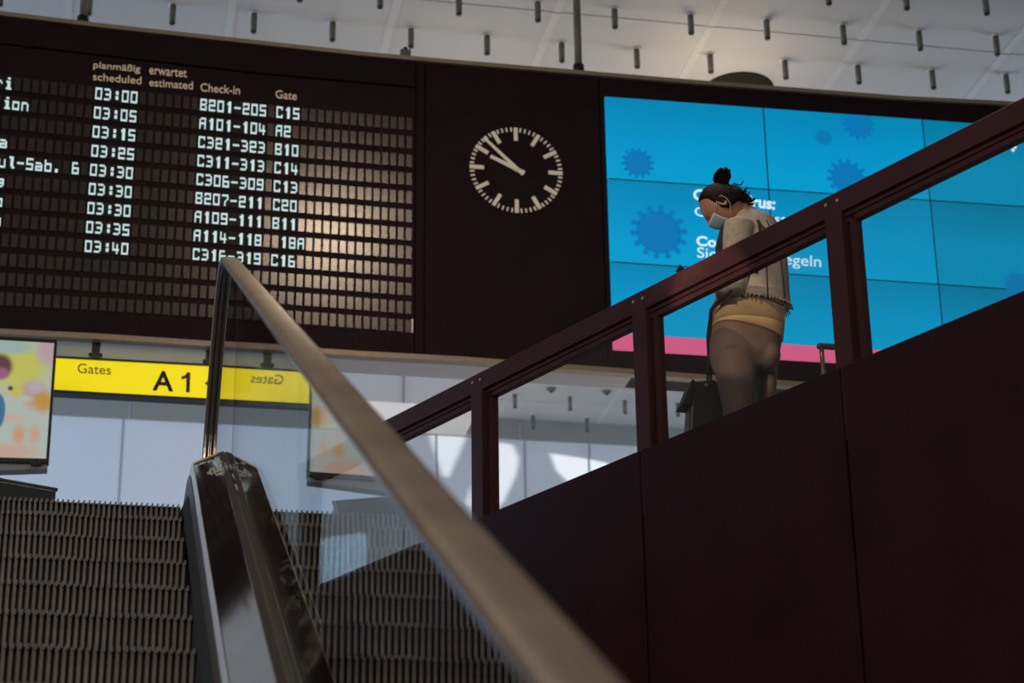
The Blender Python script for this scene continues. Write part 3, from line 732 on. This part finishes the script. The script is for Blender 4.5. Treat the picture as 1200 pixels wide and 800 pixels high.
# ================================================================== person
SKIN = mat('skin', (.29, .15, .09), .5, var=.06, scale=30)
HAIR = mat('dark_brown_hair', (.007, .003, .0025), .65, spec=.12, var=.4, scale=60, bump=.5, bscale=90)
DENIM = mat('washed_grey_denim', (.27, .245, .225), .85, var=.22, scale=26, bump=.25, bscale=300)
DENIMD = mat('denim_seam_and_shade', (.016, .013, .013), .95)
SHIRT = mat('beige_shirt', (.50, .36, .22), .85, var=.08, scale=14)
LEGG = mat('taupe_leggings', (.10, .066, .062), .75, var=.08, scale=9)
MASK = mat('pale_blue_mask', (.31, .45, .48), .8)
STRAP = mat('white_mask_strap', (.42, .37, .31), .7)
SCARF = mat('navy_black_top', (.010, .010, .016), .8)
SHOE = mat('white_trainer', (.5, .48, .46), .5)
PY = 8.47
def ring(L, Rr, Yc, rd, n=24, e=.8, dz=0.):
    """horizontal body section between two photo points, rd deep"""
    a, b = atY(*L, Yc), atY(*Rr, Yc); c = (a+b)/2; u = (b-a)/2
    return [c+u*math.copysign(abs(math.cos(t))**e, math.cos(t))+Vector((0, rd, dz))*math.copysign(abs(math.sin(t))**e, math.sin(t)) for t in np.linspace(0, 2*math.pi, n, False)]
def remesh(o, vox, sub=0, sm=4, disp=None):
    r = o.modifiers.new('remesh', 'REMESH'); r.mode = 'VOXEL'; r.voxel_size = vox; r.use_smooth_shade = True
    k = o.modifiers.new('smooth', 'SMOOTH'); k.factor = .5; k.iterations = sm
    return o
body = MB()
# neck, trunk and hips
body.loft([ring((853, 234), (869, 236), PY, .05), ring((858, 246), (878, 246), PY, .055), ring((858, 256), (890, 256), PY+.02, .085),
           ring((853, 266), (904, 266), PY+.02, .11), ring((851, 300), (914, 300), PY, .12), ring((846, 345), (914, 345), PY, .115),
           ring((839, 380), (912, 380), PY, .12), ring((837, 405), (909, 405), PY, .125), ring((840, 425), (906, 425), PY, .11)])
def leg(pts):  # (pxL, pxR, py, Y, rd)
    return [ring((l, y), (r, y), Y, rd, e=.95) for l, r, y, Y, rd in pts]
legL = [(838, 886, 415, 8.43, .095), (842, 884, 440, 8.43, .09), (848, 882, 468, 8.43, .08), (854, 880, 500, 8.43, .066), (859, 881, 525, 8.43, .055), (860, 882, 550, 8.44, .055), (863, 878, 588, 8.44, .036), (864, 877, 604, 8.44, .034)]
legR = [(880, 908, 412, 8.56, .095), (885, 907, 440, 8.56, .09), (887, 905, 468, 8.56, .08), (886, 905, 500, 8.56, .066), (888, 904, 525, 8.56, .055), (888, 905, 550, 8.57, .055), (890, 902, 584, 8.57, .036), (891, 901, 599, 8.57, .034)]
body.loft(leg(legL)); body.loft(leg(legR))
# arms: left one bent with the forearm raised in front, right one behind it
shL, elL, wrL = atY(866, 264, PY-.09), atY(860, 340, PY-.12), atY(836, 337, PY-.09)
shR, elR, wrR = atY(893, 264, PY+.14), atY(868, 330, PY+.16), atY(836, 335, PY+.08)
def mid(a, b, t): return a+(b-a)*t
for sh, el, wr in ((shL, elL, wrL), (shR, elR, wrR)):
    body.tube([sh, mid(sh, el, .5), el, mid(el, wr, .35), mid(el, wr, .75), wr], [.05, .045, .037, .036, .028, .024], 14)
# hands around a phone
HF = Vector((-.95, -.12, .22)).normalized()
def hand_(wr, side):
    upv = Vector((0, 0, 1)); n = (upv-HF*upv.dot(HF)).normalized(); s = HF.cross(n)*side
    c = wr+HF*.055
    body.ball(c, (.022, .045, .038), Matrix((s, HF, n)).transposed(), 12, 8)
    for k, L in enumerate((.068, .078, .073, .058)):
        b = c+HF*.034+n*(.027-.018*k)
        body.tube([b-HF*.02, b+HF*L*.40-s*.004, b+HF*L*.72-s*.018, b+HF*L*.80-s*.040], [.0095, .009, .0085, .007], 8)
    b = c-HF*.02+n*.03
    body.tube([b, b+n*.022+HF*.018-s*.012, b+n*.026+HF*.045-s*.026, b+n*.018+HF*.066-s*.034], [.012, .0105, .0095, .007], 8)
    return c, s, n
hL = hand_(wrL, 1); hR = hand_(wrR, -1)
# head: local x = her right, y = face, z = crown
HC = atY(846.5, 241.5, PY)
ha, hp_ = math.radians(-64), math.radians(-48)
fy = Vector((math.sin(ha)*math.cos(hp_), math.cos(ha)*math.cos(hp_), math.sin(hp_)))
fx = fy.cross(Vector((0, 0, 1))).normalized(); fz = fx.cross(fy)
HM = Matrix((fx, fy, fz)).transposed()
def gs(d, c, r): return math.exp(-((Vector(d)-Vector(c)).length/r)**2)
def headfn(d, q):
    q = q.copy()
    if d.z < 0: q.x *= 1-.28*(-d.z)**1.3; q.y = q.y*(1-.10*(-d.z)) + .012*(-d.z)
    f = (0, .90, -.22)
    q += Vector((0, 1, -.25))*.024*gs(d, (0, .97, -.20), .15)           # nose
    q += Vector((0, 1, 0))*.010*gs(d, (0, .95, .04), .14)              # bridge
    q += Vector((0, 1, 0))*.006*(gs(d, (.32, .9, .16), .2)+gs(d, (-.32, .9, .16), .2))   # brow
    q -= Vector((0, 1, 0))*.010*(gs(d, (.33, .93, .0), .16)+gs(d, (-.33, .93, .0), .16))  # eye sockets
    q += Vector((0, 1, 0))*.008*gs(d, (0, .85, -.52), .14)             # lips
    q -= Vector((0, 1, 0))*.005*gs(d, (0, .78, -.66), .10)
    q += Vector((0, 1, -.3))*.012*gs(d, (0, .62, -.82), .22)           # chin
    return q
body.ball(HC, (.075, .099, .118), HM, 40, 30, headfn)
def hl(x, y, z): return HC+HM @ Vector((x, y, z))
for sx_ in (-1, 1):   # ears
    pts = [hl(sx_*.075, .000+.015*math.cos(t)*(1+.2*math.sin(t)), -.014+.026*math.sin(t)) for t in np.linspace(0, 2*math.pi, 14)]
    body.tube(pts, .0062, 8); body.ball(hl(sx_*.071, 0, -.014), (.008, .014, .022), HM, 10, 8)
    body.ball(hl(sx_*.030, .083, -.002), (.013, .010, .009), HM, 12, 8)   # lowered eyelids
person = body.build('person', SKIN, None, True)
tag(person, 'person in a pale denim jacket and face mask looking down behind the railing', 'person')
remesh(person, .0052, sm=3)

# hair: cap, bun and loose curls
hr = MB()
def hairfn(d, q):
    q = q.copy()
    # hairline runs from the forehead down in front of the ear, then round the nape
    face = max(0, d.y-.10)*1.25+max(0, -.35-d.z)*1.1-max(0, d.z-.45)*.9
    sh = 1.0 if face < .22 else max(.80, 1-(face-.22)*1.6)
    return q*sh
hr.ball(HC+HM @ Vector((0, -.006, .006)), (.083, .106, .122), HM, 40, 28, hairfn)
hr.ball(hl(0, -.085, -.03), (.055, .035, .055), HM, 16, 10)
hair = hr.build('hair', HAIR, person, True); remesh(hair, .006, sm=3)
bn = MB(); bc = atY(846, 207, PY)
rs = random.Random(5)
bn.ball(bc, (.036, .036, .034), None, 14, 10)
for k in range(16):
    a, t = rs.uniform(0, 6.28), rs.uniform(-1, 1); r = .032
    p = bc+Vector((math.cos(a)*r*math.sqrt(1-t*t), math.sin(a)*r*math.sqrt(1-t*t), t*r)); u = Vector((rs.uniform(-1, 1), rs.uniform(-1, 1), rs.uniform(-1, 1))).normalized()
    v = u.orthogonal().normalized()
    bn.tube([p+(u*math.cos(s_)+v*math.sin(s_))*.017 for s_ in np.linspace(0, rs.uniform(3, 5.5), 10)], [.004]+[.009]*8+[.004], 7)
bn.tube([bc+Vector((.005, 0, -.06)), bc], [.03, .028], 12)
bn.build('hair_bun', HAIR, hair, True)
cu = MB()
for k in range(26):
    p = mid(atY(862, 216, PY+rs.uniform(-.06, .06)), atY(874, 238, PY+rs.uniform(-.05, .05)), rs.random())
    r = rs.uniform(.006, .014); L = rs.uniform(.03, .075); dr = Vector((rs.uniform(.3, 1), rs.uniform(-.4, .4), rs.uniform(-.9, .3))).normalized()
    u = dr.orthogonal().normalized(); v = dr.cross(u)
    cu.tube([p-dr*.02+dr*(L+.02)*t+(u*math.cos(t*7)+v*math.sin(t*7))*r*min(1, t*3) for t in np.linspace(0, 1, 14)], [.0035]*13+[.001], 5)
cu.build('loose_curls', HAIR, hair, True)

# mask: a shell over nose, mouth and chin, with ear loops
mk = MB(); rings = []
for z in np.linspace(-.116, -.018, 9):
    row = []
    for a in np.linspace(-.92, .92, 19):
        s_ = math.sqrt(max(0.02, 1-(z/.125)**2)); bul = .016*math.exp(-(a/.45)**2)*(1-abs((z+.045)/.075)**2*.6)
        wdt = .074*(1-.26*min(1, max(0, -z/.112))**1.2)
        row.append(hl(math.sin(a)*wdt*1.05, math.cos(a)*(.097*max(s_, .66)+bul)+.006, z+.008*math.cos(a)))
    rings.append(row)
vs = [q for r_ in rings for q in r_]
fs = [(i*19+k, i*19+k+1, (i+1)*19+k+1, (i+1)*19+k) for i in range(8) for k in range(18)]
mk.add(vs, fs); mo = mk.build('face_mask', MASK, person, True)
sd = mo.modifiers.new('solid', 'SOLIDIFY'); sd.thickness = .003; sd.offset = 1
for sx_ in (-1, 1):
    st = MB()
    a_, b_ = hl(sx_*.069, .048, -.018), hl(sx_*.058, .045, -.10)
    st.tube([a_, hl(sx_*.077, .022, .002), hl(sx_*.080, -.002, .014), hl(sx_*.083, -.018, .004), hl(sx_*.082, -.023, -.022), hl(sx_*.077, -.012, -.055), hl(sx_*.070, .018, -.082), b_], .0017, 6)
    st.build('ear_loop', STRAP, mo, True)

# dark top showing under the chin
tpm = MB(); tpm.loft([ring((846, 262), (880, 261), PY-.01, .08), ring((840, 285), (890, 285), PY-.01, .115), ring((842, 318), (900, 318), PY, .115)])
remesh(tpm.build('dark_top', SCARF, person, True), .01)

# shirt tail, leggings, shoes
shm = MB(); shm.loft([ring((845, 335), (918, 338), PY, .13), ring((837, 355), (918, 360), PY, .14), ring((834, 374), (917, 386), PY, .148), ring((833, 381), (915, 404), PY, .152)])
so = shm.build('shirt_tail', SHIRT, person, True)
lg = MB()
lg.loft([ring((838, 352), (914, 352), PY, .128), ring((835, 378), (914, 380), PY, .136), ring((833, 400), (914, 402), PY, .142), ring((834, 420), (911, 422), PY, .135), ring((840, 436), (907, 436), PY, .10)])
lg.loft([ring((l-2, y), (r+1.5, y), Y, rd+.008, e=.95) for l, r, y, Y, rd in legL[:-1]])
lg.loft([ring((l-1, y), (r+2, y), Y, rd+.008, e=.95) for l, r, y, Y, rd in legR[:-1]])
lg.ball(atY(899, 417, PY-.06), (.062, .075, .07)); lg.ball(atY(866, 420, PY-.07), (.075, .06, .07))
remesh(lg.build('leggings', LEGG, person, True), .010, sm=5)
for (l, r, y, Y, rd) in (legL[-1], legR[-1]):
    c = atY((l+r)/2, y, Y); c.z = ZF; f = Vector((-.75, .66, 0)); sd_ = Vector((.66, .75, 0))
    m = MB(); rr = []
    for t, wd, h in ((-.07, .028, .055), (-.05, .036, .075), (0, .038, .085), (.05, .04, .07), (.11, .043, .05), (.16, .036, .04), (.185, .018, .028)):
        rr.append([c+f*t+sd_*math.cos(a)*wd+Vector((0, 0, h/2+.002+math.sin(a)*h/2)) for a in np.linspace(0, 2*math.pi, 16, False)])
    m.loft(rr); m.build('shoe', SHOE, person, True)

# jacket: trunk and sleeves grown into one, then seams and frayed hem
jk = MB()
jk.loft([ring((857, 252), (884, 252), PY+.02, .07), ring((854, 256), (895, 256), PY+.02, .10), ring((851, 264), (906, 263), PY+.02, .125), ring((850, 285), (915, 285), PY+.01, .142),
         ring((848, 310), (920, 310), PY, .148), ring((843, 335), (922, 335), PY, .150), ring((838, 350), (923, 352), PY, .152), ring((835.5, 358), (925, 366), PY, .156)])
def sleeve(sh, el, wr, k):
    jk.tube([sh+Vector((.0, 0, .01)), mid(sh, el, .2), mid(sh, el, .6), el+Vector((0, 0, -.006)), mid(el, wr, .25), mid(el, wr, .8)], [r*k for r in (.066, .068, .058, .052, .050, .043)], 16)
    jk.tube([mid(el, wr, .72), mid(el, wr, .84)], [.047, .05], 16)
sleeve(shL, elL, wrL, 1.08); sleeve(shR, elR, wrR, 1)
jk.ball(shL+Vector((.01, 0, -.012)), (.068, .062, .06))
jk.loft([ring((858, 247), (882, 246), PY+.02, .066), ring((855, 254), (888, 254), PY+.02, .082)])    # collar
jk.loft([ring((829, 336), (842, 332), PY-.06, .03), ring((827, 346), (836, 341), PY-.06, .012)])        # cuff flap
jo = jk.build('denim_jacket', DENIM, person, True); remesh(jo, .009, sm=3)
sb = MB()
def on_jacket(pts, r=.0035, Y=PY-.155):
    sb.tube([atY(x, y, Y) for x, y in pts], r, 6)
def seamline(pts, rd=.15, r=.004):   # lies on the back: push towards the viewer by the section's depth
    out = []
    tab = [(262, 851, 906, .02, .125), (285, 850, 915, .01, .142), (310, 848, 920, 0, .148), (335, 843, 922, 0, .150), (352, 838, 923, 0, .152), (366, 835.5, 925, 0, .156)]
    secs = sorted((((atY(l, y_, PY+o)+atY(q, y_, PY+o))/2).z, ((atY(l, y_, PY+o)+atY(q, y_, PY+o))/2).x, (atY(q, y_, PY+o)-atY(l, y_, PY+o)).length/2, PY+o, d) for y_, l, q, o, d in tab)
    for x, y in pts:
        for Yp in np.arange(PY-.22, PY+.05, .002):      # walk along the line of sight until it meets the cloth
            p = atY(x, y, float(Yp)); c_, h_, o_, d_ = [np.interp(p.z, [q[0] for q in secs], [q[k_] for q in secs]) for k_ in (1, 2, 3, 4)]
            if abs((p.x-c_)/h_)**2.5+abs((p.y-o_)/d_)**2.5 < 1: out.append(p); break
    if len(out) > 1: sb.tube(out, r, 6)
seamline([(888, 258), (890, 262), (891, 280), (889, 300), (886, 320)], r=.009)  # wide lines put armhole shade and dark patches into the cloth
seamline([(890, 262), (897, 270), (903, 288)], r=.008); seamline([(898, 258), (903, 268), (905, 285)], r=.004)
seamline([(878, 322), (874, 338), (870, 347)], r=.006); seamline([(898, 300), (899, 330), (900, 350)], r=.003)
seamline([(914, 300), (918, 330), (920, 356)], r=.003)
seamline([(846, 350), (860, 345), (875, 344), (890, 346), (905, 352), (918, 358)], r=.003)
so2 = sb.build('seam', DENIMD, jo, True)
fm = MB()
for k in range(70):
    a = rs.uniform(0, 2*math.pi); c = ring((835.5, 358), (925, 366), PY, .156, 71)[k]
    fm.tube([c+Vector((0, 0, .006)), c+Vector((rs.uniform(-.008, .008), rs.uniform(-.004, .004), -rs.uniform(.004, .014)))], [.004, .0015], 5)
fm.build('frayed_hem', DENIM, jo, True)

# phone in the hands
pc = (hL[0]+hR[0])/2+HF*.075+Vector((0, 0, -.005))
ph_ = thing('smartphone', pc, 'small dark smartphone held in front by the person in the denim jacket', 'phone')
tv_ = Vector((0, 1, 0)); nn = (Vector((.75, .0, .66))).normalized(); uu = nn.cross(tv_).normalized()
MB().box(pc, (.072, .145, .008), (tv_, uu, nn)).build('case', M['blackmetal'], ph_, bevel=.003)
MB().box(pc+nn*.0042, (.064, .132, .001), (tv_, uu, nn)).build('screen', mat('phone_glass', (.02, .02, .025), .1), ph_)

# handbag hanging from the left forearm
bg = thing('handbag', atY(828, 470, 8.6), 'dark brown handbag hanging on long straps beside the legs of the person', 'handbag')
LEATH = mat('dark_brown_leather', (.022, .013, .012), .45, var=.2, scale=10, bump=.15, bscale=120)
by = 8.575
bp = [atY(x, y, by) for x, y in ((811, 446), (838, 443.5), (846, 452), (850, 505), (808, 508), (810, 470))]
MB().prism(bp, (0, .11, 0)).build('body', LEATH, bg, bevel=.012)
MB().prism([atY(x, y, by-.012) for x, y in ((812, 443), (815, 446), (811, 474), (799.5, 473))], (0, .12, 0)).build('flap', M['black'], bg, bevel=.004)
for dx in (0, 4):
    MB().tube([atY(829+dx, 446, by+.05), atY(830.5+dx*.6, 425, 8.57), atY(829+dx*.5, 395, 8.50), atY(833+dx*.4, 362, 8.42), mid(elL, wrL, .3)+Vector((0, -.05, -.03)), mid(elL, wrL, .3)+Vector((0, -.01, .062)), mid(elL, wrL, .3)+Vector((0, .05, .0))], .0065, 8).build('strap', LEATH, bg, True)
MB().tube([atY(828, 452, by-.004), atY(828, 452, by-.012)], .012, 12).build('clasp', M['stub'], bg, True)

# suitcase with its handle up
qa, qb = atY(962.5, 405.5, 8.25), atY(993, 411, 8.25)
cxm = (qa.x+qb.x)/2
sc_ = thing('suitcase', (cxm, 8.25, ZF), 'wheeled suitcase with raised metal pull handle behind the railing', 'suitcase')
GR = mat('grey_handle_metal', (.20, .17, .13), .4, .5)
zt = qa.z
MB().tube([(qa.x, 8.25, ZF+.55), (qa.x, 8.25, zt-.01)], .011, 10).tube([(qb.x, 8.25, ZF+.55), (qb.x, 8.25, zt-.01)], .011, 10).build('handle_tubes', GR, sc_, True)
MB().box((cxm, 8.25, zt), (qb.x-qa.x+.04, .032, .026)).build('handle_grip', mat('grey_grip', (.10, .085, .065), .5), sc_, bevel=.009)
MB().box((cxm, 8.25, ZF+.325), (.36, .22, .50)).build('shell', mat('charcoal_shell', (.03, .03, .033), .5, bump=.2, scale=30), sc_, bevel=.04)
for dx in (-.13, .13):
    for dy in (-.07, .07):
        MB().tube([(cxm+dx-.012, 8.25+dy, ZF+.034), (cxm+dx+.012, 8.25+dy, ZF+.034)], .034, 14).build('wheel', M['black'], sc_, True)
        MB().box((cxm+dx, 8.25+dy, ZF+.06), (.03, .03, .05)).build('wheel_fork', M['black'], sc_)
